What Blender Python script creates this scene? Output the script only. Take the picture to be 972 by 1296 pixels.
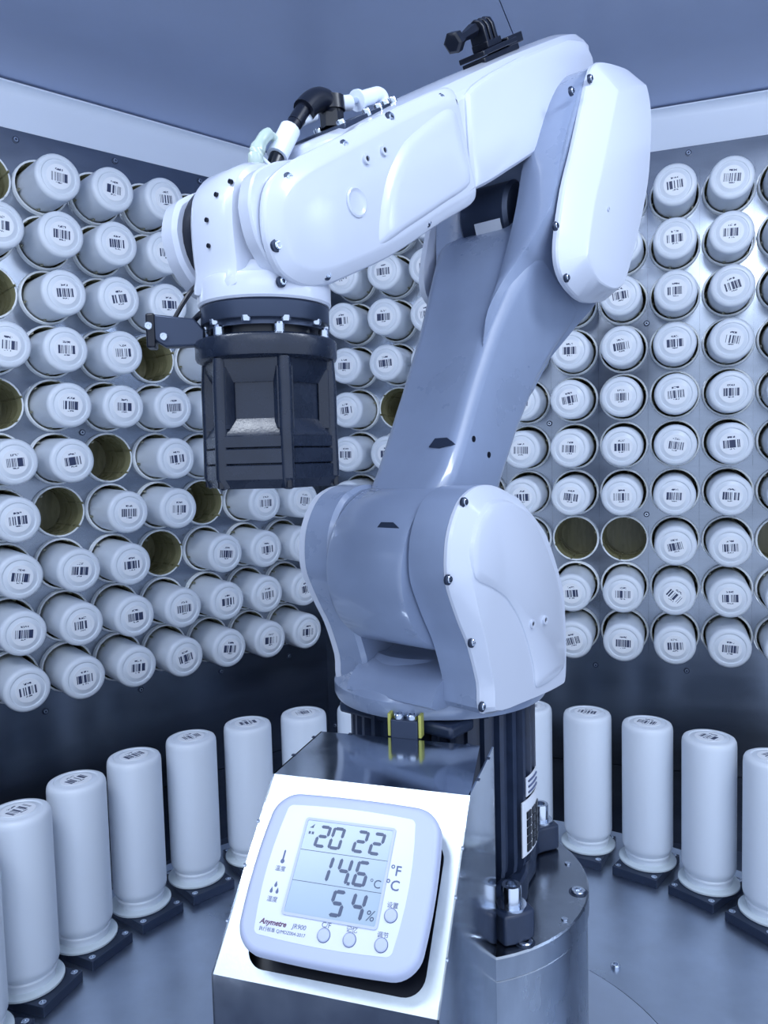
import bpy, bmesh, math, random
from mathutils import Vector, Matrix
random.seed(7)
PI = math.pi
for o in list(bpy.data.objects):
    bpy.data.objects.remove(o)
SC = bpy.context.scene
COL = SC.collection
ZO = 0.612            # height of the camera above the turntable floor

# ------------------------------------------------------------------ camera
def make_camera():
    p, r = 0.06977, -0.02618
    F = Vector((0, math.cos(p), -math.sin(p)))
    u = Vector((0, math.sin(p), math.cos(p)))
    x = Vector((1, 0, 0))
    X = math.cos(r)*x + math.sin(r)*u
    U = -math.sin(r)*x + math.cos(r)*u
    cd = bpy.data.cameras.new('camera')
    cd.sensor_fit = 'VERTICAL'
    cd.sensor_height = 36.0
    cd.lens = 985.5/1296*36.0
    cd.clip_start = 0.01
    co = bpy.data.objects.new('camera', cd)
    COL.objects.link(co)
    m = Matrix((( X.x, U.x, -F.x, 0), (X.y, U.y, -F.y, 0), (X.z, U.z, -F.z, ZO), (0, 0, 0, 1)))
    co.matrix_world = m
    SC.camera = co
make_camera()

# ------------------------------------------------------------------ world, lights, exposure
w = bpy.data.worlds.new('world')
SC.world = w
w.use_nodes = True
w.node_tree.nodes['Background'].inputs[0].default_value = (0.66, 0.78, 1.0, 1)
w.node_tree.nodes['Background'].inputs[1].default_value = 1.45
def area(name, loc, target, sx, sy, power, color=(0.80, 0.88, 1.0)):
    ld = bpy.data.lights.new(name, 'AREA')
    ld.shape = 'RECTANGLE'
    ld.size, ld.size_y = sx, sy
    ld.energy = power
    ld.color = color
    o = bpy.data.objects.new(name, ld)
    COL.objects.link(o)
    o.location = (loc[0], loc[1], loc[2]+ZO)
    d = Vector(target)-Vector(loc)
    o.rotation_euler = d.to_track_quat('-Z', 'Y').to_euler()
    return o
area('unseen_lamp', (-0.45, 0.25, 0.59), (-0.45, 1.0, -0.35), 0.50, 0.12, 5.5)  # unseen lamp added to brighten the left rack
area('unseen_lamp', (0.50, 0.35, 0.59), (0.50, 1.1, -0.35), 0.50, 0.12, 5.5)  # likewise added, evens out the light on the right rack
area('unseen_lamp', (0.0, -0.45, 0.55), (0.0, 0.8, -0.30), 0.80, 0.14, 1.1)  # unseen lamp outside the chamber, above and behind the camera
SC.view_settings.view_transform = 'Standard'
SC.view_settings.look = 'None'
SC.view_settings.gamma = 1
SC.view_settings.use_curve_mapping = False
SC.view_settings.exposure = 0.0

# ------------------------------------------------------------------ materials
def nn(nt, t, **k):
    n = nt.nodes.new(t)
    for a, b in k.items():
        setattr(n, a, b)
    return n
def pbr(name, col, rough=0.4, metal=0.0, coat=0.0, noise=None, bump=None, spec=None, emis=None, aniso=0):
    m = bpy.data.materials.new(name)
    m.use_nodes = True
    nt = m.node_tree
    b = nt.nodes['Principled BSDF']
    b.inputs['Base Color'].default_value = (*col, 1)
    b.inputs['Roughness'].default_value = rough
    b.inputs['Metallic'].default_value = metal
    b.inputs['Coat Weight'].default_value = coat
    b.inputs['Coat Roughness'].default_value = 0.08
    if spec is not None: b.inputs['Specular IOR Level'].default_value = spec
    tc = nn(nt, 'ShaderNodeTexCoord')
    if noise:
        # noise = (scale vec, colour amount, rough amount)
        mp = nn(nt, 'ShaderNodeMapping'); mp.inputs['Scale'].default_value = noise[0]
        nt.links.new(tc.outputs['Object'], mp.inputs[0])
        nz = nn(nt, 'ShaderNodeTexNoise'); nz.inputs['Scale'].default_value = 1; nz.inputs['Detail'].default_value = 5
        nz.inputs['Roughness'].default_value = 0.6
        nt.links.new(mp.outputs[0], nz.inputs['Vector'])
        mx = nn(nt, 'ShaderNodeMix', data_type='RGBA')
        mx.inputs['A'].default_value = (*[c*(1-noise[1]) for c in col], 1)
        mx.inputs['B'].default_value = (*[min(1, c*(1+noise[1])) for c in col], 1)
        rp = nn(nt, 'ShaderNodeMapRange'); rp.inputs[1].default_value = .3; rp.inputs[2].default_value = .7
        nt.links.new(nz.outputs[0], rp.inputs[0])
        nt.links.new(rp.outputs[0], mx.inputs['Factor'])
        nt.links.new(mx.outputs['Result'], b.inputs['Base Color'])
        rr = nn(nt, 'ShaderNodeMapRange'); rr.inputs[1].default_value = .3; rr.inputs[2].default_value = .7
        rr.inputs[3].default_value = max(.02, rough-noise[2]); rr.inputs[4].default_value = rough+noise[2]
        nt.links.new(nz.outputs[0], rr.inputs[0])
        nt.links.new(rr.outputs[0], b.inputs['Roughness'])
    if bump:
        mp = nn(nt, 'ShaderNodeMapping'); mp.inputs['Scale'].default_value = bump[0]
        nt.links.new(tc.outputs['Object'], mp.inputs[0])
        nz = nn(nt, 'ShaderNodeTexNoise'); nz.inputs['Scale'].default_value = 1; nz.inputs['Detail'].default_value = 3
        nt.links.new(mp.outputs[0], nz.inputs['Vector'])
        bp = nn(nt, 'ShaderNodeBump'); bp.inputs['Strength'].default_value = bump[1]; bp.inputs['Distance'].default_value = 0.001
        nt.links.new(nz.outputs[0], bp.inputs['Height'])
        nt.links.new(bp.outputs[0], b.inputs['Normal'])
    if emis:
        b.inputs['Emission Color'].default_value = (*col, 1); b.inputs['Emission Strength'].default_value = emis
    return m
M = {}
M['steel_wall'] = pbr('steel_wall', (.275, .31, .37), .22, 1, noise=((2, 2, 9), .22, .07), bump=((3, 3, 5), .1))
M['steel_floor'] = pbr('steel_floor', (.50, .56, .66), .34, 1, noise=((7, 7, 7), .16, .10), bump=((90, 12, 10), .08))
M['steel_plate'] = pbr('steel_plate', (.60, .66, .76), .45, 1, noise=((9, 9, 9), .08, .05))
M['steel_block'] = pbr('steel_block', (.34, .375, .43), .24, 1, noise=((14, 14, 5), .35, .08))
M['steel_mirror'] = pbr('steel_mirror', (.58, .63, .70), .11, 1, noise=((30, 30, 30), .10, .03))
M['steel_brushed'] = pbr('steel_brushed', (.60, .65, .67), .40, 1, bump=((600, 40, 600), .05), noise=((90, 90, 90), .06, .05))
M['chrome'] = pbr('chrome', (.62, .68, .78), .2, 1)
M['ceiling'] = pbr('ceiling', (.42, .50, .71), .33, .15, noise=((3, 3, 3), .06, .04))
M['trim_white'] = pbr('trim_white', (.74, .81, .93), .35)
M['white_paint'] = pbr('white_paint', (.565, .61, .72), .28, coat=.5)
M['grey_paint'] = pbr('grey_paint', (.235, .29, .42), .30, coat=.6, noise=((14, 14, 14), .07, .05))
M['black_iron'] = pbr('black_iron', (.018, .03, .065), .42, coat=.1, noise=((60, 60, 60), .2, .06))
M['dark_plastic'] = pbr('dark_plastic', (.011, .017, .034), .27, noise=((60, 60, 60), .15, .05), bump=((500, 500, 500), .12))
M['black_plastic'] = pbr('black_plastic', (.004, .006, .014), .3)
M['black_steel'] = pbr('black_steel', (.04, .055, .095), .33, .5)
M['bottle'] = pbr('bottle_plastic', (.77, .825, .90), .30, spec=.45)
M['cap'] = pbr('cap_plastic', (.72, .80, .84), .35)
M['sleeve'] = pbr('sleeve_plastic', (.86, .90, .93), .3)
M['bore'] = pbr('sleeve_bore', (.25, .24, .135), .28, noise=((40, 40, 8), .35, .1))
M['lilac'] = pbr('lilac_plastic', (.46, .51, .68), .42)
M['face_print'] = pbr('faceplate', (.64, .69, .80), .3)
M['lcd'] = pbr('lcd', (.33, .43, .53), .25)
M['lcd_ink'] = pbr('lcd_ink', (.035, .06, .13), .4)
M['ink'] = pbr('print_ink', (.10, .13, .25), .5)
M['maroon'] = pbr('maroon_ink', (.10, .03, .09), .5)
M['yellow'] = pbr('yellow_tape', (.50, .50, .12), .5)
M['tube'] = pbr('clear_tube', (.45, .55, .50), .2, spec=.7)
M['sticker'] = pbr('white_sticker', (.78, .82, .90), .5)

def label_mat():
    m = bpy.data.materials.new('barcode_label')
    m.use_nodes = True
    nt = m.node_tree
    b = nt.nodes['Principled BSDF']; b.inputs['Roughness'].default_value = .45
    uv = nn(nt, 'ShaderNodeUVMap'); uv.uv_map = 'UVMap'
    oi = nn(nt, 'ShaderNodeObjectInfo')
    sp = nn(nt, 'ShaderNodeSeparateXYZ'); nt.links.new(uv.outputs[0], sp.inputs[0])
    def mt(op, a, c=None):
        n = nn(nt, 'ShaderNodeMath', operation=op)
        for i, v in enumerate((a, c)):
            if v is None: continue
            if isinstance(v, (int, float)): n.inputs[i].default_value = v
            else: nt.links.new(v, n.inputs[i])
        return n.outputs[0]
    x, y = sp.outputs[0], sp.outputs[1]
    rnd = mt('MULTIPLY', oi.outputs['Random'], 931.0)
    def band(v, lo, hi): return mt('MULTIPLY', mt('GREATER_THAN', v, lo), mt('LESS_THAN', v, hi))
    wn = nn(nt, 'ShaderNodeTexWhiteNoise', noise_dimensions='1D')
    nt.links.new(mt('ADD', mt('FLOOR', mt('MULTIPLY', x, 23.0)), rnd), wn.inputs['W'])
    bars = mt('MULTIPLY', mt('GREATER_THAN', wn.outputs[0], .42), mt('MULTIPLY', band(x, -.70, .70), band(y, -.38, .32)))
    def txt(x0, x1, y0, y1, s):
        w2 = nn(nt, 'ShaderNodeTexWhiteNoise', noise_dimensions='2D')
        cb = nn(nt, 'ShaderNodeCombineXYZ')
        nt.links.new(mt('ADD', mt('FLOOR', mt('MULTIPLY', x, s)), rnd), cb.inputs[0])
        nt.links.new(mt('FLOOR', mt('MULTIPLY', y, s)), cb.inputs[1])
        nt.links.new(cb.outputs[0], w2.inputs['Vector'])
        return mt('MULTIPLY', mt('GREATER_THAN', w2.outputs[0], .42), mt('MULTIPLY', band(x, x0, x1), band(y, y0, y1)))
    ink = mt('MAXIMUM', bars, mt('MAXIMUM', txt(-.30, .32, .50, .66, 13), txt(-.25, .25, -.54, -.44, 16)))
    mx = nn(nt, 'ShaderNodeMix', data_type='RGBA')
    mx.inputs['A'].default_value = (.90, .93, .98, 1); mx.inputs['B'].default_value = (.03, .045, .11, 1)
    nt.links.new(ink, mx.inputs['Factor'])
    nt.links.new(mx.outputs['Result'], b.inputs['Base Color'])
    return m
M['label'] = label_mat()

# ------------------------------------------------------------------ mesh helpers
def finish(bm, name, mats, angle=32):
    bmesh.ops.recalc_face_normals(bm, faces=bm.faces)
    me = bpy.data.meshes.new(name)
    bm.to_mesh(me); bm.free()
    if not isinstance(mats, (list, tuple)): mats = [mats]
    for m in mats: me.materials.append(m)
    me.polygons.foreach_set('use_smooth', [True]*len(me.polygons))
    me.set_sharp_from_angle(angle=math.radians(angle))
    return me
def obj(name, bm, mat, parent=None, loc=None, rot=None, angle=32, label=None, shift=None, bevel=None):
    if shift: bmesh.ops.translate(bm, vec=Vector(shift), verts=bm.verts)
    me = finish(bm, name, mat, angle) if not isinstance(bm, bpy.types.Mesh) else bm
    o = bpy.data.objects.new(name, me)
    COL.objects.link(o)
    if parent: o.parent = parent
    if loc is not None: o.location = loc
    if rot is not None: o.rotation_euler = rot
    if label: o['label'] = label
    if bevel:
        md = o.modifiers.new('bevel', 'BEVEL'); md.width = bevel; md.segments = 2; md.limit_method = 'ANGLE'; md.angle_limit = math.radians(40)
    return o
def thing(name, label, cat, loc=(0, 0, 0), rot=(0, 0, 0), group=None):
    o = bpy.data.objects.new(name, None)
    o.empty_display_size = .02
    COL.objects.link(o)
    o.location = loc; o.rotation_euler = rot
    o['label'] = label; o['category'] = cat
    if group: o['group'] = group
    return o
def BM(): return bmesh.new()
def add_loft(bm, rings, cap0=True, cap1=True, mi=0, closed=True):
    vs = [[bm.verts.new(p) for p in r] for r in rings]
    n = len(rings[0])
    for a, b in zip(vs, vs[1:]):
        for i in range(n if closed else n-1):
            j = (i+1) % n
            try: bm.faces.new((a[i], a[j], b[j], b[i])).material_index = mi
            except ValueError: pass
    if cap0: bm.faces.new(vs[0][::-1]).material_index = mi
    if cap1: bm.faces.new(vs[-1]).material_index = mi
def add_lathe(bm, prof, seg=32, c=(0, 0), cap0=True, cap1=True, mi=0, axis='z', o=(0, 0, 0), a0=0):
    """prof: list of (radius, height)"""
    rings = []
    for r, h in prof:
        ring = []
        for i in range(seg):
            a = a0+2*PI*i/seg
            if axis == 'z': p = (o[0]+r*math.cos(a), o[1]+r*math.sin(a), o[2]+h)
            elif axis == 'x': p = (o[0]+h, o[1]+r*math.cos(a), o[2]+r*math.sin(a))
            else: p = (o[0]+r*math.cos(a), o[1]+h, o[2]+r*math.sin(a))
            ring.append(p)
        rings.append(ring)
    add_loft(bm, rings, cap0, cap1, mi)
def add_box(bm, x0, x1, y0, y1, z0, z1, mi=0):
    add_loft(bm, [[(x0, y0, z), (x1, y0, z), (x1, y1, z), (x0, y1, z)] for z in (z0, z1)], mi=mi)
def add_tube(bm, pts, r, seg=10):
    pts = [Vector(p) for p in pts]
    rings = []
    up = Vector((0.13, 0.31, 0.94)).normalized()
    for i, p in enumerate(pts):
        d = (pts[min(i+1, len(pts)-1)]-pts[max(i-1, 0)]).normalized()
        a = d.cross(up)
        if a.length < .05: a = d.cross(Vector((1, 0, 0)))
        a.normalize(); b = d.cross(a)
        rr = r[i] if isinstance(r, (list, tuple)) else r
        rings.append([p+rr*(math.cos(t)*a+math.sin(t)*b) for t in [2*PI*k/seg for k in range(seg)]])
    add_loft(bm, rings)
def smooth_pts(pts, n=6):
    P = [Vector(p) for p in pts]; out = []
    for i in range(len(P)-1):
        p0 = P[max(i-1, 0)]; p1 = P[i]; p2 = P[i+1]; p3 = P[min(i+2, len(P)-1)]
        for k in range(n):
            t = k/n
            out.append(.5*((2*p1)+(p2-p0)*t+(2*p0-5*p1+4*p2-p3)*t*t+(3*p1-p0-3*p2+p3)*t**3))
    out.append(P[-1]); return out
def closed_curve(poly, n=4, tight=1.0):
    P = [Vector((a, b)) for a, b in poly]; N = len(P); out = []
    for i in range(N):
        p0, p1, p2, p3 = P[i-1], P[i], P[(i+1) % N], P[(i+2) % N]
        for k in range(n):
            t = k/n
            cr = .5*((2*p1)+(p2-p0)*t+(2*p0-5*p1+4*p2-p3)*t*t+(3*p1-p0-3*p2+p3)*t**3)
            ln = p1.lerp(p2, t)
            out.append(tuple(ln.lerp(cr, tight)))
    return out
def area2(P):
    return sum(P[i-1][0]*P[i][1]-P[i][0]*P[i-1][1] for i in range(len(P)))/2
def inset(P, d):
    """offset every point inwards by d along the averaged normal"""
    s = 1 if area2(P) > 0 else -1
    out = []; N = len(P)
    for i in range(N):
        a = Vector(P[i-2]); b = Vector(P[(i+2) % N])
        t = (b-a)
        if t.length < 1e-9: out.append(P[i]); continue
        t.normalize()
        dd = d(P[i]) if callable(d) else d
        out.append((P[i][0]-s*t.y*dd, P[i][1]+s*t.x*dd))
    return out
def add_slab(bm, P, layers, mi=0, cap0=True, cap1=True):
    """P in (y,z); layers = list of (x, inset)"""
    add_loft(bm, [[(x, y, z) for y, z in (inset(P, d) if d else P)] for x, d in layers], cap0, cap1, mi)
def add_screw(bm, p, n, r=.003, h=.0022):
    """socket head seen from its face, at p along normal n"""
    n = Vector(n).normalized(); a = n.orthogonal().normalized(); b = n.cross(a); p = Vector(p)
    def ring(rr, hh, k=12): return [p+n*hh+rr*(math.cos(2*PI*i/k)*a+math.sin(2*PI*i/k)*b) for i in range(k)]
    add_loft(bm, [ring(r, -.001), ring(r, h*.8), ring(r*.85, h), ring(r*.52, h), ring(r*.5, h*.3)])

# ------------------------------------------------------------------ the chamber
CX, CY = 0.0502, 0.7235
DZ, PITCH = .088, .089
ZA = .4523
PANELS = {'left': ((-.61018, 1.2418), .72588), 'right': ((.28288, 1.51713), -.34801)}
DEPTH = .009      # sleeve lip stands this far in front of the plate
def panel_frame(side):
    (x, y), th = PANELS[side]
    t = Vector((math.cos(th), math.sin(th), 0)); n = Vector((math.sin(th), -math.cos(th), 0))
    return Vector((x, y, 0)), t, n
def wall(side, cols, s0, s1):
    o, t, n = panel_frame(side)
    th = PANELS[side][1]
    root_loc = o-n*DEPTH
    # local axes: x along t, y = -n (outwards), z up
    bm = BM()
    R, SEG = .0415, 24
    xs = [c for c in cols]
    hx = PITCH/2; hz = DZ/2
    zt = ZA+ZO; ztop = .538+ZO; zbot = -.604+ZO
    def quad(x0, x1, z0, z1):
        vs = [bm.verts.new((x, 0, z)) for x, z in ((x0, z0), (x1, z0), (x1, z1), (x0, z1))]
        bm.faces.new(vs)
    for x in xs:
        for j in range(10):
            zc = zt-j*DZ
            out = []; inn = []; back = []
            for k in range(SEG):
                a = 2*PI*k/SEG; c, s = math.cos(a), math.sin(a)
                f = 1/max(abs(c), abs(s))
                out.append((x+hx*c*f, 0, zc+hz*s*f)); inn.append((x+R*c, 0, zc+R*s)); back.append((x+R*c, .002, zc+R*s))
            add_loft(bm, [out, inn, back], False, False)
    xa, xb = xs[0]-hx, xs[-1]+hx
    za, zb = zt+hz, zt-9*DZ-hz
    quad(xa, xb, za, ztop); quad(xa, xb, zbot, zb)
    quad(s0, xa, zbot, ztop); quad(xb, s1, zbot, ztop)
    bmesh.ops.remove_doubles(bm, verts=bm.verts, dist=1e-5)
    wl = obj('wall_'+side, bm, M['steel_wall'], loc=(root_loc.x, root_loc.y, 0), rot=(0, 0, th))
    wl['kind'] = 'structure'
    # strip of panel below the floor joint
    bm = BM(); add_box(bm, s0, s1, .0015, .004, -.75+ZO, zbot-.0022)
    obj('lower_panel', bm, M['steel_wall'], wl)
    bm = BM(); add_box(bm, s0, s1, .006, .008, zbot-.02, zbot+.02); add_box(bm, s1-.03 if side == 'left' else s0-.012, s1+.012 if side == 'left' else s0+.03, .004, .006, -.75+ZO, ztop)
    obj('joint_backing', bm, M['black_plastic'], wl)  # black strips added so no outside light shows through the joints
    return wl, th
def sleeve_mesh():
    bm = BM()
    ro, ri = .0434, .0396
    prof_o = [(ro, .03), (ro, -DEPTH+.0010), (ro-.0007, -DEPTH), (ri+.0006, -DEPTH)]
    add_lathe(bm, prof_o, 32, axis='y', cap0=False, cap1=False, mi=0)
    prof_i = [(ri+.0006, -DEPTH), (ri, -DEPTH+.001), (ri, .10), (.005, .101)]
    add_lathe(bm, prof_i, 32, axis='y', cap0=False, cap1=True, mi=1)
    # little guide ribs on the bore
    for k in range(6):
        a = 2*PI*(k+.3)/6
        c, s = math.cos(a), math.sin(a)
        p = [(c*r-s*tw, yy, s*r+c*tw) for (r, tw, yy) in ((ri, -.002, -.020), (ri, .002, -.020), (ri-.0015, .0, -.020))]
        q = [(x, .09, z) for x, _, z in p]
        add_loft(bm, [p, q], mi=1)
    return finish(bm, 'sleeve', [M['sleeve'], M['bore']], 40)
SLEEVE = sleeve_mesh()
def screw_mesh(r, h):
    bm = BM(); add_screw(bm, (0, 0, 0), (0, -1, 0), r*.8, h); add_lathe(bm, [(r*1.15, .001), (r*1.15, -.0008), (r*.7, -.0011)], 14, axis='y', mi=1); return finish(bm, 'screw', [M['chrome'], M['black_steel']])
SCREW_W = screw_mesh(.0046, .003)

# bottles: local +z points out of the base (towards the robot)
def bottle_body_mesh():
    bm = BM()
    r = .0355
    prof = [(.018, -.175), (.026, -.172), (.029, -.168), (r*.97, -.160), (r, -.150), (r, -.009), (r*.985, -.0045), (r*.94, -.0013), (r*.86, 0),
            (.0268, 0), (.0258, -.0012), (.0240, -.0012), (.0230, -.0004), (.0, -.0004)]
    prof[-1] = (.0005, -.0004)
    add_lathe(bm, prof, 40)
    return finish(bm, 'body', M['bottle'], 50)
BODY = bottle_body_mesh()
def label_mesh(r=.0188, seg=32):
    bm = BM()
    add_lathe(bm, [(r, -.0004), (r, .00025)], seg)
    uvl = bm.loops.layers.uv.new('UVMap')
    for f in bm.faces:
        for l in f.loops: l[uvl].uv = (l.vert.co.x/r, l.vert.co.y/r)
    return finish(bm, 'label', M['label'])
LABEL = label_mesh()

ORD = ['top', 'second', 'third', 'fourth', 'fifth', 'sixth', 'seventh', 'eighth', 'ninth', 'bottom']
NUM = ['one', 'two', 'three', 'four', 'five', 'six', 'seven', 'eight', 'nine', 'ten', 'eleven']
EMPTY = {'left': {(0, 0), (2, 0), (3, 3), (4, 0), (5, 2), (6, 1), (6, 4), (7, 3)},
         'right': {(4, -3), (7, 1), (7, 2), (7, 5)}}
TILT = -.033
L_OUT = .079
def fill(side, cols, order, where):
    """cols: list of (column index, x along the panel)"""
    wl, th = WALLS[side]
    o, t, n = panel_frame(side)
    q = Matrix((t, -n, Vector((0, 0, 1)))).transposed()      # panel local -> world
    for (ci, x) in cols:
        for j in range(10):
            z = ZA-j*DZ
            s = obj('sleeve', SLEEVE, None, wl, loc=(x, 0, z+ZO))
            if (j, ci) in EMPTY[side]:
                continue
            k = order(ci)
            dx, dz = random.uniform(-.0012, .0012), -.0018+random.uniform(-.0006, .0006)
            out = L_OUT+random.uniform(-.0025, .0025)
            p = o+t*(x+dx)+n*out
            pos = (p.x, p.y, z+dz+ZO+out*math.sin(TILT))
            zax = (n*math.cos(TILT)+Vector((0, 0, 1))*math.sin(TILT)).normalized()
            xax = Vector((0, 0, 1)).cross(zax).normalized()
            yax = zax.cross(xax)
            rz = Matrix.Rotation(random.gauss(0, .10) if (j, ci, side) != (8, 3, 'right') else -.7, 3, 'Z')
            mat = Matrix((xax, yax, zax)).transposed() @ rz
            name = 'white barcoded bottle, %s row of %s rack, %s from the %s' % (ORD[j], side, NUM[k]+(' column' if k == 0 else ' columns'), where)
            r = thing('bottle', name, 'bottle', pos, mat.to_euler(), 'bottles in the '+side+' wall rack')
            obj('body', BODY, None, r); obj('label', LABEL, None, r)
WALLS = {}
left_cols = [(i, i*PITCH) for i in range(-1, 7)]
right_cols = [(i, i*PITCH*(.982 if i < 0 else 1)) for i in range(-4, 6)]
WALLS['left'] = wall('left', [x for _, x in left_cols], -.325, .6462)
WALLS['right'] = wall('right', [i*PITCH*.9925 for i in range(-4, 6)], -.4453, .525)
fill('left', left_cols, lambda c: 6-c, 'room corner')
fill('right', right_cols, lambda c: c+4, 'room corner')
for side, lst in (('left', [(.057, .529), (.222, .533), (.387, .533), (.552, .533), (.139, .057), (.32, -.118), (.52, .057), (.052, -.415), (.222, -.415), (.389, -.415), (.552, -.415)]),
                  ('right', [(.293, .533), (.457, .533), (.125, .533), (-.04, .533), (.221, .236), (.041, .058), (.22, -.12), (-.04, -.12), (.125, -.416), (.291, -.416), (.457, -.416), (-.04, -.416), (-.435, -.59)])):
    for s, z in lst:
        obj('screw', SCREW_W, None, WALLS[side][0], loc=(s*.99, -.0005, z*.988+ZO))
# white coved trim above the racks, same hexagon
AP = .840
AZ = {'left': 131.6, 'right': 70.06, 'far_right': 9.6, 'far_left': 192.8}
def hexpt(az1, az2, r):
    a, b = math.radians(az1), math.radians(az2)
    d = math.sin(b-a)
    return (CX+(r*math.sin(b)-r*math.sin(a))/d, CY+(r*math.cos(a)-r*math.cos(b))/d)
def side_seg(name, r):
    k = {'far_left': (253, 192.8, 131.6), 'left': (192.8, 131.6, 70.06), 'right': (131.6, 70.06, 9.6), 'far_right': (70.06, 9.6, -50)}[name]
    return hexpt(k[0], k[1], r), hexpt(k[1], k[2], r)
def strip(name, side, prof, mat):
    """prof: list of (r, z); swept along one side of the hexagon"""
    bm = BM(); rows = [[], []]
    for r, z in prof:
        a, b = side_seg(side, r)
        rows[0].append((a[0], a[1], z+ZO)); rows[1].append((b[0], b[1], z+ZO))
    add_loft(bm, rows)
    o = obj(name, bm, mat); o['kind'] = 'structure'; return o
for i, sd in enumerate(('left', 'right', 'far_left', 'far_right')):
    strip('trim_%d' % (i+1), sd, [(AP-.001, .537), (AP-.001, .592), (AP-.003, .600), (AP-.008, .605), (AP-.014, .607), (AP-.014, .6095), (AP+.02, .6095), (AP+.02, .537)], M['trim_white'])
for sd in ('far_left', 'far_right'):
    strip('wall_'+sd, sd, [(AP, -.75), (AP, .537), (AP+.01, .537), (AP+.01, -.75)], M['steel_wall'])
# ceiling of two plates with an open joint
def ceil():
    zc = .6125
    pts = [hexpt(253, 192.8, AP+.02), hexpt(192.8, 131.6, AP+.02), hexpt(131.6, 70.06, AP+.02), hexpt(70.06, 9.6, AP+.02), hexpt(9.6, -50, AP+.02)]
    pts = [Vector((p[0], p[1], 0)) for p in pts]
    # joint runs from (.179,1.111) to (.22,1.218)
    j0 = Vector((.179, 1.111, 0)); jd = (Vector((.22, 1.218, 0))-j0).normalized(); jn = Vector((jd.y, -jd.x, 0))
    c = BM()
    vs = [c.verts.new((p.x, p.y, zc+ZO)) for p in pts]
    c.faces.new(vs)
    root = None
    for sgn in (1, -1):
        b2 = c.copy()
        geom = b2.verts[:]+b2.edges[:]+b2.faces[:]
        bmesh.ops.bisect_plane(b2, geom=geom, plane_co=j0+jn*sgn*.0008+Vector((0, 0, zc+ZO)), plane_no=jn*sgn, clear_inner=True)
        r = bmesh.ops.extrude_face_region(b2, geom=b2.faces[:])
        bmesh.ops.translate(b2, vec=(0, 0, .006), verts=[v for v in r['geom'] if isinstance(v, bmesh.types.BMVert)])
        if root is None:
            root = obj('ceiling', b2, M['ceiling']); root['kind'] = 'structure'
        else: obj('ceiling_plate', b2, M['ceiling'], root)
    bm = BM()
    add_loft(bm, [[(p.x, p.y, zc+ZO+h) for p in pts] for h in (.0062, .009)])
    obj('backing_plate', bm, M['black_steel'], root)
ceil()
# floor: the big turntable disc with a centre plate, and the dark tray below its rim
bm = BM()
add_lathe(bm, [(.2390, -.012), (.2390, 0), (.5825, 0), (.584, -.0015), (.584, -.012)], 128, o=(CX, CY, 0), cap0=False, cap1=False)
FL = obj('floor', bm, M['steel_floor']); FL['kind'] = 'structure'
bm = BM(); add_lathe(bm, [(.2377, -.012), (.2377, .0006), (.2371, .0010), (.01, .0010)], 96, o=(CX, CY, 0))
obj('centre_plate', bm, M['steel_plate'], FL)
bm = BM(); add_screw(bm, (CX+.2111, CY+.1627, 0), (0, 0, 1), .0055, .0042); obj('screw', bm, M['chrome'], FL)
for a in (95, 155, 215, 275, 335):
    bm = BM(); add_screw(bm, (CX+.2665*math.cos(math.radians(a)), CY+.2665*math.sin(math.radians(a)), 0), (0, 0, 1), .0055, .0042); obj('screw', bm, M['chrome'], FL)
bm = BM()
add_lathe(bm, [(.95, -.135), (.01, -.135)], 48, o=(CX, CY, 0), cap0=False)
o = obj('trim_5', bm, M['black_steel']); o['kind'] = 'structure'

# ------------------------------------------------------------------ bottles standing on the turntable
def holder_meshes():
    bm = BM(); add_box(bm, -.045, .045, -.0325, .0325, 0, .0125)
    me = finish(bm, 'base_plate', M['black_steel'])
    bm = BM(); add_screw(bm, (0, 0, 0), (0, 0, 1), .0042, .0012); sm = finish(bm, 'screw', M['chrome'])
    return me, sm
HB, HS = holder_meshes()
def stand_body():
    bm = BM(); r = .0355
    H = .205       # base up
    prof = [(.030, .0), (.0302, .010), (.0318, .0110), (.0318, .013), (.0300, .0145), (.0312, .0170), (r*.96, .0205), (r*.99, .0240), (r, .028), (r, H-.010), (r*.985, H-.005), (r*.94, H-.0015), (r*.86, H),
            (.0268, H), (.0258, H-.0012), (.0240, H-.0012), (.0230, H-.0004), (.0005, H-.0004)]
    add_lathe(bm, prof, 44)
    me = finish(bm, 'body', M['bottle'], 50)
    bm = BM(); add_lathe(bm, [(.039, 0), (.0402, .0012), (.0402, .0035), (.039, .0045), (.031, .0048)], 40)
    return me, finish(bm, 'cap', M['cap'], 40)
SB, SCAP = stand_body()
seq = [('off the frame at left', 2), ('leftmost at the frame edge', 1)]
desc = {-2: 'beyond the left frame edge', -1: 'cut by the left frame edge, frontmost', 0: 'second from the left edge', 1: 'third from the left edge', 2: 'fourth from the left edge', 3: 'fifth from left, left of the instrument box', 4: 'just behind the instrument box top left corner',
        5: 'half hidden between instrument box and robot', 6: 'hidden behind the robot base, left', 7: 'hidden behind the robot base, middle', 8: 'peeking out right behind the ribbed motor', 9: 'first clear of the motor on the right', 10: 'second clear of the motor on the right', 11: 'third clear of the motor on the right', 12: 'cut by the right frame edge', 13: 'beyond the right frame edge'}
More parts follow.
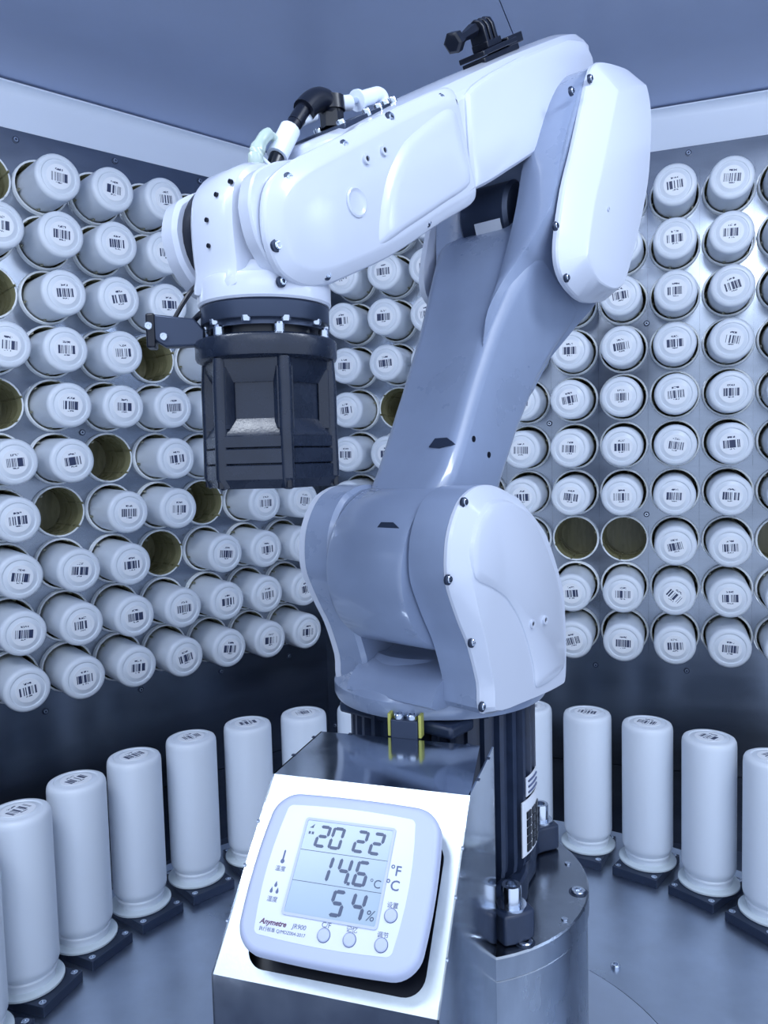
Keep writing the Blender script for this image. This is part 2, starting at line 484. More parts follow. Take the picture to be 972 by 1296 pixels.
for k in range(-2, 14):
    a = math.radians(152.66-10.286*k)
    px, py = CX+.5023*math.cos(a), CY+.5023*math.sin(a)
    r = thing('bottle_holder', 'square black screwed holder plate, its bottle '+desc[k], 'holder', (CX+.4975*math.cos(a), CY+.4975*math.sin(a), 0), (0, 0, a), 'holder plates on the turntable')
    obj('base_plate', HB, None, r, bevel=.0006)
    for sx in (-1, 1):
        for sy in (-1, 1): obj('screw', HS, None, r, loc=(sx*.038, sy*.0265, .0125))
    b = thing('bottle', 'tall white bottle standing upside down, '+desc[k], 'bottle', (px, py, .0125), (0, 0, a-PI/2+random.uniform(-.12, .12)), 'bottles standing on the turntable')
    obj('body', SB, None, b, loc=(0, 0, .0012)); obj('cap', SCAP, None, b); obj('label', LABEL, None, b, loc=(0, 0, .2062))

# ------------------------------------------------------------------ pedestal under the robot
PT = -.400+ZO
ped = thing('pedestal', 'round stained steel pedestal with bolted top plate carrying the robot', 'pedestal', (CX, CY, .001))
z1 = PT-.001
bm = BM(); add_lathe(bm, [(.1322, 0), (.1322, z1-.0215), (.1312, z1-.0205)], 72); obj('column', bm, M['steel_block'], ped)
bm = BM(); add_lathe(bm, [(.1312, z1-.0203), (.1322, z1-.0203), (.1336, z1-.0190), (.1336, z1-.0014), (.1322, z1), (.05, z1)], 72); obj('top_plate', bm, M['steel_block'], ped)
def unpol(p):  # world xy -> pedestal local
    return (p[0]-CX, p[1]-CY)
def plate_bolt(x, y, big=True):
    bm = BM()
    if big:
        add_lathe(bm, [(.0086, .0001), (.0086, .0004), (.0068, .0004)], 20, cap1=False, cap0=False, mi=1)
        add_lathe(bm, [(.0066, .0001), (.0066, .0018), (.0058, .0024), (.0034, .0024), (.0030, .0008)], 16)
    else:
        add_lathe(bm, [(.0030, .0001), (.0028, .0013), (.0012, .0016)], 12)
    obj('bolt' if big else 'small_screw', bm, [M['chrome'], M['black_steel']], ped, loc=(x, y, z1))
for a in (-63.2, -18.4, 26.2, 71, 116, 161, 206, 251.5):
    t = math.radians(a)
    plate_bolt(.1262*math.cos(t)*.985, .1262*math.sin(t)*.985)
for x, y in ((.0958, -.0808), (.1200, .0102), (.0215, -.1250), (-.0958, .0808), (-.1200, .0102), (-.0958, -.0808), (.03, .122), (-.05, .115)):
    plate_bolt(x, y, False)

# ------------------------------------------------------------------ the robot
ZR = -.400
rob = thing('robot_arm', 'large grey and white six-axis robot arm holding a black gripper', 'robot', (CX, CY, ZR+ZO), (0, 0, math.radians(-40)))
def rp(name, bm, mat, angle=32, parent=None, label=None, bevel=None):
    """robot part given in the robot frame (side, back, height above camera)"""
    return obj(name, bm, mat, parent or rob, angle=angle, shift=(0, 0, -ZR), label=label, bevel=bevel)
# -- foot
bm = BM()
foot = []
for i in range(4):
    a = math.radians(45+90*i+40-40)
    a = math.radians([-47, 43, 133, 223][i])+math.radians(40-18)*0
    for da, rr in ((-.16, .098), (-.12, .1245), (.12, .1245), (.16, .098), (.50, .086), (.78, .080), (1.06, .086)):
        foot.append((rr*math.cos(a+da), rr*math.sin(a+da)))
foot = [tuple(p) for p in foot]
FR_ = math.radians(-17)
def rot2(p, a): return (p[0]*math.cos(a)-p[1]*math.sin(a), p[0]*math.sin(a)+p[1]*math.cos(a))
foot = [rot2(p, math.radians(22)) for p in foot]
foot = closed_curve(foot, 3, .6)
add_loft(bm, [[(x, y, z) for x, y in foot] for z in (-.399, -.374)])
rp('foot', bm, M['black_iron'], bevel=.002)
for a in (-47, 43, 133, 223):
    t = math.radians(a+22)
    bm = BM(); x, y = .1115*math.cos(t), .1115*math.sin(t)
    add_lathe(bm, [(.0125, -.374), (.0125, -.3715), (.0085, -.3715), (.0085, -.357), (.0078, -.3555), (.0048, -.3555), (.0044, -.361)], 20, o=(x, y, 0))
    rp('bolt', bm, M['chrome'])
# -- ribbed base motor housing
bm = BM()
ring_lo, ring_hi = [], []
N = 36
prof = []
for i in range(N):
    a = 2*PI*i/N
    for f, rr in ((0, .0865), (.30, .0865), (.42, .0810), (.88, .0810)):
        t = a+f*2*PI/N
        prof.append((rr*math.cos(t), rr*math.sin(t)))
def sc(p, s): return [(x*s, y*s) for x, y in p]
add_loft(bm, [[(x, y, z) for x, y in sc(prof, s)] for z, s in ((-.374, .90), (-.366, .985), (-.358, 1), (-.222, 1), (-.218, .97))])
rp('base_housing', bm, M['black_iron'], angle=25)
# rating plates wrapped on the housing (right side seen from the camera)
def wrap_plate(a0, a1, z0, z1, r, mat, name, parent=None):
    bm = BM(); n = 8
    inner = []; outer = []
    rows = []
    for rr in (r, r+.0009):
        rows.append([[(rr*math.cos(a0+(a1-a0)*i/n), rr*math.sin(a0+(a1-a0)*i/n), z) for i in range(n+1)] for z in (z0, z1)])
    (a, b), (c, d) = rows
    add_loft(bm, [a, b, d, c, a], False, False, closed=False)
    return rp(name, bm, mat, parent=parent)
pa = math.radians
# label angles in the robot frame: camera-right side
wrap_plate(pa(-3), pa(27), -.356, -.306, .0868, M['sticker'], 'rating_plate')
wrap_plate(pa(2), pa(22), -.303, -.286, .0868, M['sticker'], 'rating_plate')
for k in range(5):
    z = -.353+k*.0075
    for a in (2, 9.5, 17):
        wrap_plate(pa(a), pa(a+5.4), z, z+.0062, .0878, M['black_plastic'], 'plate_print')
for k in range(3):
    wrap_plate(pa(4.5), pa(19.5), -.3005+k*.005, -.299+k*.005, .0878, M['ink'], 'plate_print')
# rear connector hump under the disc, towards the box
bm = BM(); add_box(bm, -.055, .070, -.084, -.05, -.2300, -.219); rp('connector_box', bm, M['black_iron'], bevel=.003)
# -- turret disc
bm = BM()
def disc_ring(r, z, bump=0):
    out = []
    for i in range(96):
        a = 2*PI*i/96
        d = math.degrees(a)
        # notch towards the camera's left
        k = 0
        if 196 < d < 222: k = -.006*math.sin((d-196)/26*PI)**.5
        if 222 <= d < 300: k = .0045*math.sin((d-222)/78*PI)**.35
        rr = r+k*bump
        out.append((rr*math.cos(a), rr*math.sin(a), z))
    return out
add_loft(bm, [disc_ring(.088, -.2185, 1), disc_ring(.0965, -.217, 1), disc_ring(.0985, -.213, 1), disc_ring(.0985, -.203, 1), disc_ring(.096, -.1985, 1), disc_ring(.088, -.190, .6), disc_ring(.076, -.183, .2), disc_ring(.060, -.178), disc_ring(.03, -.175)])
rp('turret', bm, M['grey_paint'], angle=28)
# shoulder: two cheeks joined by the deck
SC_ = [(-.0804, -.0240), (-.0596, -.0242), (-.0351, -.0309), (-.0145, -.0392), (.0049, -.0581), (.0197, -.0773), (.0328, -.0996), (.0434, -.122), (.0465, -.1493), (.0476, -.1765), (.0439, -.2060), (.0250, -.2105), (-.0284, -.2090), (-.0780, -.2037), (-.0833, -.1776), (-.0946, -.1472), (-.1077, -.1245), (-.1208, -.0979), (-.1231, -.0803), (-.1206, -.0609), (-.1126, -.0443), (-.1008, -.0317)]
SCc = closed_curve(SC_, 4, .9)
def front_only(d):   # wide chamfer towards the upper front, narrow elsewhere
    def f(p):
        v = (-.7*(p[0]+.04)+.7*(p[1]+.115))/.08
        return d*(.25+.75*max(0, min(1, v*.9)))
    return f
bm = BM()
add_slab(bm, SCc, [(.058, .004), (.0605, .0005), (.089, 0), (.0935, 0)])
cheek = rp('shoulder_cheek', bm, M['grey_paint'], angle=28)
bm = BM()
add_slab(bm, SCc, [(.0937, 0), (.0965, 0), (.0985, .0015), (.1065, front_only(.017)), (.1075, front_only(.020))])
cov = rp('shoulder_cover', bm, M['white_paint'], angle=24, label='white side cover on the shoulder')
# raised belly of the cover (upper-right field)
belly = [(-.098, -.050), (-.080, -.037), (-.055, -.036), (-.030, -.044), (-.010, -.058), (.008, -.080), (.024, -.105), (.034, -.130), (.037, -.160), (.036, -.192), (-.012, -.198), (-.0187, -.178), (-.028, -.1554), (-.0414, -.1331), (-.060, -.114), (-.080, -.103), (-.104, -.092), (-.107, -.070)]
bc = closed_curve(belly, 4, .8)
bm = BM(); add_slab(bm, bc, [(.1035, -.001), (.1085, .0015), (.1105, .006)]); rp('cover_bulge', bm, M['white_paint'], parent=None)
# left cheek (narrower set-off)
bm = BM()
add_slab(bm, SCc, [(-.052, 0), (-.026, 0), (-.0225, .0035)])
rp('shoulder_cheek', bm, M['grey_paint'], angle=28)
bm = BM()
add_slab(bm, SCc, [(-.066, .012), (-.060, .001), (-.0522, 0)])
rp('shoulder_cover', bm, M['white_paint'], angle=28, label='white side cover on the far shoulder')
# deck between the cheeks
bm = BM()
deck = closed_curve([(-.093, -.204), (-.090, -.186), (-.074, -.178), (-.045, -.172), (-.022, -.158), (.0, -.150), (.035, -.150), (.044, -.204)], 4, .7)
add_slab(bm, deck, [(-.03, 0), (.062, 0)])
rp('turret_deck', bm, M['grey_paint'])
# front apron of the turret: lozenge plateau
bm = BM()
ap = [(.0945*math.cos(math.radians(a)), .0945*math.sin(math.radians(a))) for a in range(192, 350, 6)]
ap += [(.075, -.020), (.030, -.022), (-.030, -.026), (-.070, -.024)]
add_loft(bm, [[(x, y, -.200) for x, y in ap], [(x*.985, y*.985, -.1915) for x, y in ap], [(x*.955, y*.955, -.1890) for x, y in ap], [(x*.60, y*.75, -.1740) for x, y in ap]])
rp('apron', bm, M['grey_paint'])
# -- upper arm
SY, SZ = -.062, -.093
AD = Vector((.475, .880)); AP_ = Vector((-.88, .475))
def ay(t, o): v = Vector((SY, SZ))+AD*t+AP_*o; return v.x, v.y
def arm_ring(t, x0, x1, f, r, c=.014, tf=0):
    """rounded rectangle section; tf lets the front edge lie further along than the rear"""
    pts = []
    segs = 5
    cc = [(x1-c, f-c, 0), (x0+c, f-c, PI/2), (x0+c, r+c, PI), (x1-c, r+c, 3*PI/2)]
    for cx, co, a0 in cc:
        for k in range(segs+1):
            a = a0+PI/2*k/segs
            pts.append((cx+c*math.cos(a), co+c*math.sin(a)))
    out = []
    for x, o in pts:
        y, z = ay(t+tf*(o-r)/(f-r), o)
        out.append((x, y, z))
    return out
bm = BM()
rows = [(-.02, -.024, .056, .045, -.045, .016), (.045, -.024, .056, .046, -.050, .016), (.075, -.030, .055, .036, -.050, .014), (.105, -.034, .053, .031, -.052, .013), (.16, -.035, .052, .030, -.058, .013),
        (.22, -.037, .055, .030, -.066, .014), (.26, -.041, .062, .030, -.073, .015), (.295, -.046, .072, .030, -.081, .017), (.325, -.050, .082, .029, -.087, .019), (.345, -.052, .086, .022, -.088, .020), (.358, -.052, .087, .008, -.088, .020), (.364, -.050, .084, -.012, -.086, .020)]
add_loft(bm, [arm_ring(*r) for r in rows])
UA = rp('upper_arm', bm, M['grey_paint'], angle=40)
bm = BM()
add_lathe(bm, [(.060, -.0225), (.0665, -.0215), (.0680, -.018), (.0680, .053), (.0665, .0575), (.060, .058)], 56, axis='x', o=(0, SY, SZ))
rp('shoulder_barrel', bm, M['grey_paint'], angle=40)
# fork prongs
prong = [(.010, .110), (.028, .150), (.047, .190), (.063, .230), (.078, .275), (.105, .325), (.128, .355), (.155, .375), (.190, .378), (.218, .362), (.228, .325), (.222, .275), (.200, .215), (.172, .160), (.150, .130), (.125, .095), (.090, .055), (.040, .050), (.010, .070)]
PR = closed_curve(prong, 4, .95)
def prong_loft(bm, layers, near, PR=PR):
    # the prong grows out of the arm: its outer faces sink back to the arm's flank at the lower end
    rings = []
    for x, d in layers:
        ring = []
        for (y, z) in inset(PR, d):
            t = (y-SY)*AD.x+(z-SZ)*AD.y
            k = max(0, min(1, (t-.225)/.13)); k = k*k*(3-2*k)
            ring.append((near+(x-near)*k, y, z))
        rings.append(ring)
    add_loft(bm, rings)
bm = BM()
prong_loft(bm, [(.050, .002), (.060, 0), (.086, 0), (.0903, .0008)], .0470)
rp('fork_prong', bm, M['grey_paint'], angle=35)
bm = BM()
PRl = [(y+.022*max(0, min(1, (.30-z)/.10)) if (y-.10)*.88-(z-.235)*.475 < 0 else y, z) for y, z in PR]
prong_loft(bm, [(-.0525, .0008), (-.047, 0), (-.028, 0), (-.020, .003)], -.030, PRl)
rp('fork_prong', bm, M['grey_paint'], angle=35)
# saddle between prongs
bm = BM()
bar = []
add_lathe(bm, [(.052, -.024), (.056, -.020), (.056, .058), (.052, .060)], 48, axis='x', o=(0, .150, .285))
rp('elbow_barrel', bm, M['grey_paint'])
bm = BM()
add_lathe(bm, [(.030, -.02), (.033, -.017), (.033, .030), (.030, .034)], 32, axis='x', o=(0, .105, .235))
rp('elbow_motor', bm, M['black_steel'])
bm = BM()
add_loft(bm, [[(-.002, .083+u, .203+v), (.027, .083+u, .203+v), (.027, .0745+u, .226+v), (-.002, .0745+u, .226+v)] for u, v in ((0, 0), (-.0015, -.0005))])
rp('sticker', bm, M['sticker'])
# elbow covers
EC = [(.143, .3716), (.1849, .3840), (.2242, .3900), (.2406, .3743), (.2467, .3438), (.2398, .2849), (.2226, .2403), (.1979, .1954), (.1761, .1620), (.1537, .1480), (.1099, .1421), (.0778, .1499), (.0598, .1646), (.0574, .1884), (.0720, .2365), (.0914, .2764), (.1134, .3254), (.1272, .3552)]
ECc = closed_curve(EC, 4, .9)
def ec_in(d):
    def f(p):
        # distance to the rear is narrow, to the front wide
        v = (-(p[0]-.15)*.88+(p[1]-.265)*.475)/.06
        return d*(.35+.65*max(0, min(1, .5+.6*v)))
    return f
bm = BM()
add_slab(bm, ECc, [(.0905, 0), (.094, 0), (.096, .001), (.1110, ec_in(.028)), (.1118, ec_in(.031))])
rp('elbow_cover', bm, M['white_paint'], angle=20, label='white cap over the near side of the elbow')
bm = BM()
add_slab(bm, ECc, [(-.066, .014), (-.062, .004), (-.0525, 0)])
rp('elbow_cover', bm, M['white_paint'], angle=24, label='white cap over the far side of the elbow')
# -- forearm
FB = [(-.172, .150), (-.172, .2260), (-.160, .2370), (-.04, .3085), (.06, .3675), (.165, .4255), (.198, .4400), (.218, .4370), (.229, .419), (.226, .392), (.200, .355), (.11, .2935), (.0, .2265), (-.10, .169), (-.155, .140)]
FBc = closed_curve(FB, 5, .35)
bm = BM()
add_slab(bm, FBc, [(-.0345, .012), (-.0315, .004), (-.026, 0), (.034, 0), (.046, .004), (.054, .012), (.0565, .018)])
rp('forearm', bm, M['white_paint'], angle=20)
# rear housing shell (seam line visible on the side)
RH = [(-.020, .222), (-.028, .298), (.010, .3270), (.063, .3600), (.150, .4090), (.190, .4220), (.210, .412), (.214, .392), (.185, .352), (.1128, .2975), (.0525, .2615)]
bm = BM(); add_slab(bm, closed_curve(RH, 5, .25), [(.045, .0), (.058, .0), (.0605, .0025), (.0615, .006)]); rp('forearm_cover', bm, M['white_paint'], angle=24)
# prongs of the forearm by the wrist
FP = [(-.150, .150), (-.150, .236), (-.185, .2155), (-.222, .1940), (-.245, .1850), (-.262, .1740), (-.2675, .155), (-.262, .134), (-.246, .1165), (-.222, .1100), (-.200, .1165), (-.175, .129)]
FPc = closed_curve(FP, 5, .75)
bm = BM(); add_slab(bm, FPc, [(.0465, .004), (.0485, .0005), (.058, 0), (.0595, .001)]); rp('wrist_fork', bm, M['white_paint'], angle=24)
bm = BM(); add_slab(bm, FPc, [(-.036, .004), (-.0325, .001), (-.020, 0), (-.0175, .003)]); rp('wrist_fork', bm, M['white_paint'], angle=24)
bm = BM(); add_lathe(bm, [(.0385, -.0174), (.0385, -.0040)], 32, axis='x', o=(0, -.222, .155)); rp('dark_gap', bm, M['black_plastic'])  # black disc draws the dark gap between far fork and wrist
bm = BM(); add_lathe(bm, [(.036, .0405), (.036, .0465)], 32, axis='x', o=(0, -.222, .155)); rp('dark_gap', bm, M['black_plastic'])  # same blackened gap on the near side
# big side cover
FC = [(-.2600, .1539), (-.2540, .1700), (-.2335, .1880), (-.1924, .2135), (-.128, .2535), (-.070, .2865), (-.0530, .2850), (-.041, .256), (-.0304, .2275), (-.026, .2172), (-.0334, .2058), (-.0764, .1821), (-.1366, .147), (-.1803, .1263), (-.208, .1146), (-.2298, .1108), (-.2490, .1166), (-.2590, .1337)]
FCc = closed_curve(FC, 4, .85)
bm = BM(); add_slab(bm, FCc, [(.0602, 0), (.0640, 0), (.0655, .001), (.0700, .008), (.0708, .011)]); rp('forearm_cover', bm, M['white_paint'], angle=20)
# swept raised rear field of that cover
SW = [(-.160, .1480), (-.158, .1743), (-.1495, .1981), (-.131, .2254), (-.0976, .2524), (-.074, .2680), (-.062, .268), (-.052, .246), (-.043, .219), (-.083, .193), (-.128, .166)]
bm = BM(); SWc = closed_curve(SW, 5, .7); gy = sum(p[0] for p in SWc)/len(SWc)+.012; gz = sum(p[1] for p in SWc)/len(SWc)-.004
add_loft(bm, [[(x, gy+(y-gy)*k, gz+(z-gz)*k) for y, z in SWc] for x, k in ((.0690, 1.03), (.0704, 1.0), (.0722, .93), (.0734, .84), (.0738, .72))]); rp('cover_bulge', bm, M['white_paint'], angle=60)
# recessed dimple with round boss
bm = BM(); add_lathe(bm, [(.0105, .0700), (.0100, .0718), (.0088, .0722), (.0075, .0714), (.006, .0712), (.0, .0712)][:-1], 28, axis='x', o=(0, -.183, .172), cap0=False)
rp('cover_boss', bm, M['white_paint'])
def rscrew(x, y, z, n=(1, 0, 0), r=.0034):
    bm = BM(); add_screw(bm, (x, y, z), n, r*.85, .0024)
    if n == (1, 0, 0): add_lathe(bm, [(r*1.18, -.001), (r*1.18, .0009), (r*.8, .0011)], 14, axis='x', o=(x, y-.0004, z-.0004), mi=1)
    rp('screw', bm, [M['chrome'], M['black_steel']])
def rhole(x, y, z, r=.0036):
    bm = BM(); add_lathe(bm, [(r, -.001), (r, .0014), (r*.55, .0014), (r*.5, .0002)], 16, axis='x', o=(x, y, z), mi=0)
    add_lathe(bm, [(r*.52, .0003), (r*.50, .0005)], 12, axis='x', o=(x, y, z), mi=1)
    rp('plug', bm, [M['white_paint'], M['black_plastic']])
for y, z in ((-.1395, .2420), (-.0760, .2755), (-.0500, .2497), (-.0405, .2165), (-.0974, .178), (-.1521, .1500), (-.2098, .1210), (-.2530, .1313), (-.2411, .1740), (-.1891, .2085)):
    rscrew(.0665, y, z)
rscrew(.060, -.2440, .1120, r=.003)
for y, z in ((-.1717, .2032), (-.1528, .2141)): rhole(.0712, y, z)
for y, z in ((-.1020, -.0347), (-.1245, -.0900), (-.0950, -.1425), (-.0822, -.1960)): rscrew(.0985, y, z)
for y, z in ((-.0235, -.140), (-.002, -.1405)): rhole(.1107, y, z, .004)
for y, z in ((.1035+.018, .3383+.010), (.0500, .1989), (.0702, .1575)): rscrew(.0975, y, z)
rhole(.1118, .1273, .2274, .002)
rscrew(.090, .0982, .3317, r=.0036)
# small holes on the arm side
for y, z in ((-.018, .014), (-.029, -.001), (.006, .0), (-.005, -.015)):
    bm = BM(); add_lathe(bm, [(.0028, .0505), (.0028, .0532)], 14, axis='x', o=(0, y, z)); rp('bolt_hole', bm, M['black_plastic'])
# slots on the arm's front edge
def slot(t, x, o=.031):
    bm = BM(); y, z = ay(t, o)
    c = Vector((x, y, z)); n = Vector((0, AP_.x, AP_.y)); a = Vector((1, 0, 0)); u = Vector((0, AD.x, AD.y))
    pr_ = [(-.0115, -.003), (-.0075, .0052), (.005, .0055), (.0125, .001), (.010, -.0015), (.0, -.0045)]
    add_loft(bm, [[c+n*(.0008)+a*p[0]*1.0+u*p[1] for p in pr_], [c-n*.004+a*p[0]+u*p[1] for p in pr_]])
    rp('slot', bm, M['black_steel'])
slot(.100, .036, .0325); slot(.006, .036, .0668)
# -- wrist unit
TX, TY = .0195, -.222
WR = [(-.259, .106), (-.264, .125), (-.266, .155), (-.262, .176), (-.248, .190), (-.222, .1955), (-.198, .190), (-.182, .178), (-.178, .155), (-.180, .125), (-.185, .106)]
bm = BM(); add_slab(bm, closed_curve(WR, 4, .9), [(-.006, .006), (-.0025, .0015), (.002, 0), (.033, 0), (.0385, .0025), (.0402, .006)]); rp('wrist', bm, M['white_paint'], angle=35)
bm = BM(); add_lathe(bm, [(.0440, .103), (.0450, .1045), (.0450, .116), (.0440, .119), (.040, .122), (.036, .128)], 48, o=(TX, TY, 0)); rp('wrist_collar', bm, M['white_paint'])
for y, z in ((-.256, .178), (-.244, .190), (-.262, .163), (-.228, .197)):
    pass
for x, z, yy in ((.0170, .1380, -.2655), (.0170, .1540, -.2662), (.0260, .1680, -.2650), (.0370, .1740, -.2625)):
    bm = BM(); add_lathe(bm, [(.0015, -.0012), (.0015, .0010)], 10, axis='y', o=(x, yy, z)); rp('bolt_hole', bm, M['black_plastic'])
# flange
bm = BM(); add_lathe(bm, [(.040, .0870), (.0395, .0905), (.0430, .0910), (.0435, .0920), (.0435, .1015), (.0425, .1030)], 48, o=(TX, TY, 0))
FLG = rp('flange', bm, M['black_steel'])
for k in range(10):
    a = 2*PI*(k+.35)/10
    bm = BM(); add_lathe(bm, [(.0030, .0885), (.0034, .0895), (.0034, .0920)], 12, o=(TX+.0405*math.cos(a), TY+.0405*math.sin(a), 0)); rp('flange_screw', bm, M['chrome'])
bm = BM(); add_lathe(bm, [(.034, .080), (.034, .0872)], 40, o=(TX, TY, 0)); rp('adapter_ring', bm, M['black_plastic'])
# -- gripper
G0 = -math.radians(128)-math.radians(-40)*0
bm = BM()
add_lathe(bm, [(.0440, .0655), (.0472, .0672), (.0480, .0690), (.0480, .0785), (.0474, .0800), (.0440, .0815), (.034, .0830)], 60, o=(TX, TY, 0))
GR = rp('gripper', bm, M['dark_plastic'], label='black six-ribbed gripper under the wrist')
def gpart(name, bm, mat, **k): return rp(name, bm, mat, parent=GR, **k)
def hexring(r, z, a0):
    out = []
    for k in range(6):
        a = a0+k*PI/3; b = a+PI/3
        p, q = (r*math.cos(a), r*math.sin(a)), (r*math.cos(b), r*math.sin(b))
        for i in range(6):
            t = i/6; out.append((TX+p[0]+(q[0]-p[0])*t, TY+p[1]+(q[1]-p[1])*t, z))
    return out
# ribs at these angles (robot frame); camera direction seen from the tool is about -56 deg
CA = math.atan2(-(CY-.14), 0)  # placeholder, replaced below
wx = CX+TX*math.cos(math.radians(-40))-TY*math.sin(math.radians(-40)); wy = CY+TX*math.sin(math.radians(-40))+TY*math.cos(math.radians(-40))
cam_a = math.atan2(-wy, -wx)+math.radians(40)      # direction to the viewer in the robot frame
A0 = cam_a+math.radians(14.5)
bm = BM()
add_loft(bm, [hexring(.0455, .0660, A0), hexring(.0450, .0600, A0), hexring(.0400, .0510, A0), hexring(.0385, .0510, A0)], cap0=True, cap1=True)
gpart('upper_skirt', bm, M['dark_plastic'])
bm = BM(); add_loft(bm, [hexring(.0385, .0600, A0), hexring(.0385, -.0150, A0)]); gpart('inner_body', bm, M['dark_plastic'])
for nm, za, zb, rr in (('jaw_ring', .0165, .0085, .0470), ('jaw_ring', .0080, -.0020, .0472), ('jaw_ring', -.0025, -.0175, .0474)):
    bm = BM()
    rings = [hexring(rr-.001, za, A0), hexring(rr, za-.0006, A0), hexring(rr, zb+.0006, A0), hexring(rr-.001, zb, A0)]
    if za > .01: rings = [hexring(.0385, .0275, A0), hexring(rr-.0018, .0185, A0)]+rings
    if zb < -.01: rings = [hexring(rr-.001, za, A0), hexring(rr, za-.0006, A0), hexring(rr, -.0120, A0), hexring(rr-.004, -.0180, A0), hexring(rr-.012, -.0182, A0)]
    add_loft(bm, rings); gpart(nm, bm, M['dark_plastic'], angle=20)
for k in range(6):
    a = A0+k*PI/3
    c, s = math.cos(a), math.sin(a)
    bm = BM()
    add_tube(bm, [(TX+c*r, TY+s*r, z) for r, z in ((.0420, .066), (.0430, .050), (.0430, .020), (.0435, -.0110), (.0405, -.0165))], .0046, 14)
    gpart('rib', bm, M['dark_plastic'])
    bm = BM()
    # web fillet to each side of the rib in the upper window
    for sg in (-1, 1):
        b = a+sg*.13
        add_loft(bm, [[(TX+math.cos(x)*r, TY+math.sin(x)*r, z) for x, r in ((a, .0445), (a+sg*.12, .0435), (a+sg*.16, .0370), (a, .0370))] for z in (.060, .021)])
    gpart('rib_web', bm, M['dark_plastic'])
    bm = BM(); add_lathe(bm, [(.0022, -.0040), (.0022, .0048)], 10, o=(TX+c*.0452, TY+s*.0452, -.0135)); gpart('screw_hole', bm, M['black_plastic'])
for k in range(6):
    a = cam_a+math.radians(12)+k*PI/3
    bm = BM(); add_lathe(bm, [(.0036, .0810), (.0036, .0865), (.0026, .0880)], 12, o=(TX+.0405*math.cos(a), TY+.0405*math.sin(a), 0)); gpart('bolt', bm, M['chrome'])
# sensor on a bracket to the left of the gripper, with its cable
SX, SY_ = -.046, -.240
def toW(x, y): pass
su = Vector((math.cos(cam_a+PI/2), math.sin(cam_a+PI/2), 0))   # to the viewer's left
su = -su if (su.x*math.cos(math.radians(-40))-su.y*math.sin(math.radians(-40))) < 0 else su
sv = Vector((math.cos(cam_a), math.sin(cam_a), 0))               # towards the viewer
lf = Vector((math.cos(cam_a+PI/2), math.sin(cam_a+PI/2), 0))
if (lf.x*math.cos(math.radians(-40))-lf.y*math.sin(math.radians(-40))) > 0: lf = -lf
base = Vector((TX, TY, 0))
def sp(l, v, z): return base+lf*l+sv*v+Vector((0, 0, z))
bm = BM()
add_loft(bm, [[sp(.074, v, .0985), sp(.047, v, .0955), sp(.0405, v, .088), sp(.041, v, .078), sp(.066, v, .0770), sp(.0735, v, .0815)] for v in (-.002, .009)])
SN = rp('sensor_bracket', bm, M['black_steel'], bevel=.0012, label='dark sensor housing beside the gripper')
bm = BM()
add_loft(bm, [[sp(l, v, z) for l, v in ((.0725, -.005), (.0785, -.004), (.0785, .009), (.0725, .011))] for z in (.0765, .0780, .0965, .0990)])
rp('lens_block', bm, M['black_plastic'], parent=SN, bevel=.0012)
for l, z, v in ((.0765, .0905, .0095), (.067, .0835, .0095)):
    bm = BM(); n = sv; add_screw(bm, sp(l, v, z), n, .0026, .0016); rp('screw', bm, M['chrome'], parent=SN)
bm = BM(); add_tube(bm, smooth_pts([sp(.060, .003, .097), sp(.054, .0, .108), sp(.046, -.006, .120), sp(.036, -.02, .127)], 5), .0016, 8); rp('cable', bm, M['black_plastic'])
bm = BM(); add_tube(bm, smooth_pts([sp(.048, .003, .095), sp(.040, .008, .100), sp(.034, .0, .096)], 5), .0020, 8); rp('cable', bm, M['black_plastic'])
# -- air fittings on the forearm
def tb(pts, r, seg=12, name=None, mat=None, parent=None, n=5, x=0.0, sm=True):
    P = [(x if len(p) == 2 else p[0],)+tuple(p[-2:]) for p in pts]
    P = smooth_pts(P, n) if sm else P
    bm = BM(); add_tube(bm, P, r, seg); return rp(name, bm, mat, parent=parent)
tb([(-.1960, .1960), (-.1927, .2084), (-.1867, .2211), (-.1783, .2363), (-.1690, .2480)], .0055, 14, 'hose', M['black_plastic'])
tb([(-.1880, .2190), (-.1740, .2420)], .0078, 16, 'hose_sleeve', M['trim_white'], sm=False)
AF = tb([(-.1690, .2480), (-.1600, .2600), (-.1540, .2665)], .0058, 16, 'air_fitting', M['black_plastic'])
tb([(-.1590, .2600), (-.1500, .2690), (-.1411, .2740), (-.1330, .2735), (-.1275, .2680)], .0088, 18, 'fitting_elbow', M['black_plastic'], AF)
tb([(-.1300, .2790), (-.1288, .2690)], .0108, 20, 'fitting_body', M['black_plastic'], AF, sm=False)
tb([(-.1288, .2690), (-.1280, .2560)], .0092, 6, 'fitting_nut', M['black_plastic'], AF, sm=False)
tb([(-.1220, .2765), (-.1085, .2820)], .0060, 14, 'white_nut', M['trim_white'], AF, sm=False)
tb([(-.1090, .2818), (-.0960, .2885)], .0025, 10, 'fitting_stem', M['chrome'], AF, sm=False)
tb([(-.0990, .2868), (-.0965, .2880)], .0082, 18, 'white_flange', M['trim_white'], AF, sm=False)
tb([(-.0960, .2882), (-.0800, .2965)], .0062, 16, 'white_coupling', M['trim_white'], AF, sm=False)
tb([(-.0820, .2960), (-.0720, .3010), (-.0660, .2990), (-.0645, .2860)], .0055, 14, 'white_elbow', M['trim_white'], AF)
tb([(-.1620, .2520), (-.1480, .2600)], .0040, 12, 'branch_pipe', M['trim_white'], AF, sm=False)
for y, x in ((-.150, .030), (-.135, -.008), (-.128, .036), (-.112, .034), (-.098, .030), (-.084, .026)):
    z = .3090+.588*(y+.04)
    bm = BM(); add_screw(bm, (x, y, z-.001), (0, -.51, .86), .0034, .0045); rp('screw', bm, M['chrome'])
bm = BM()
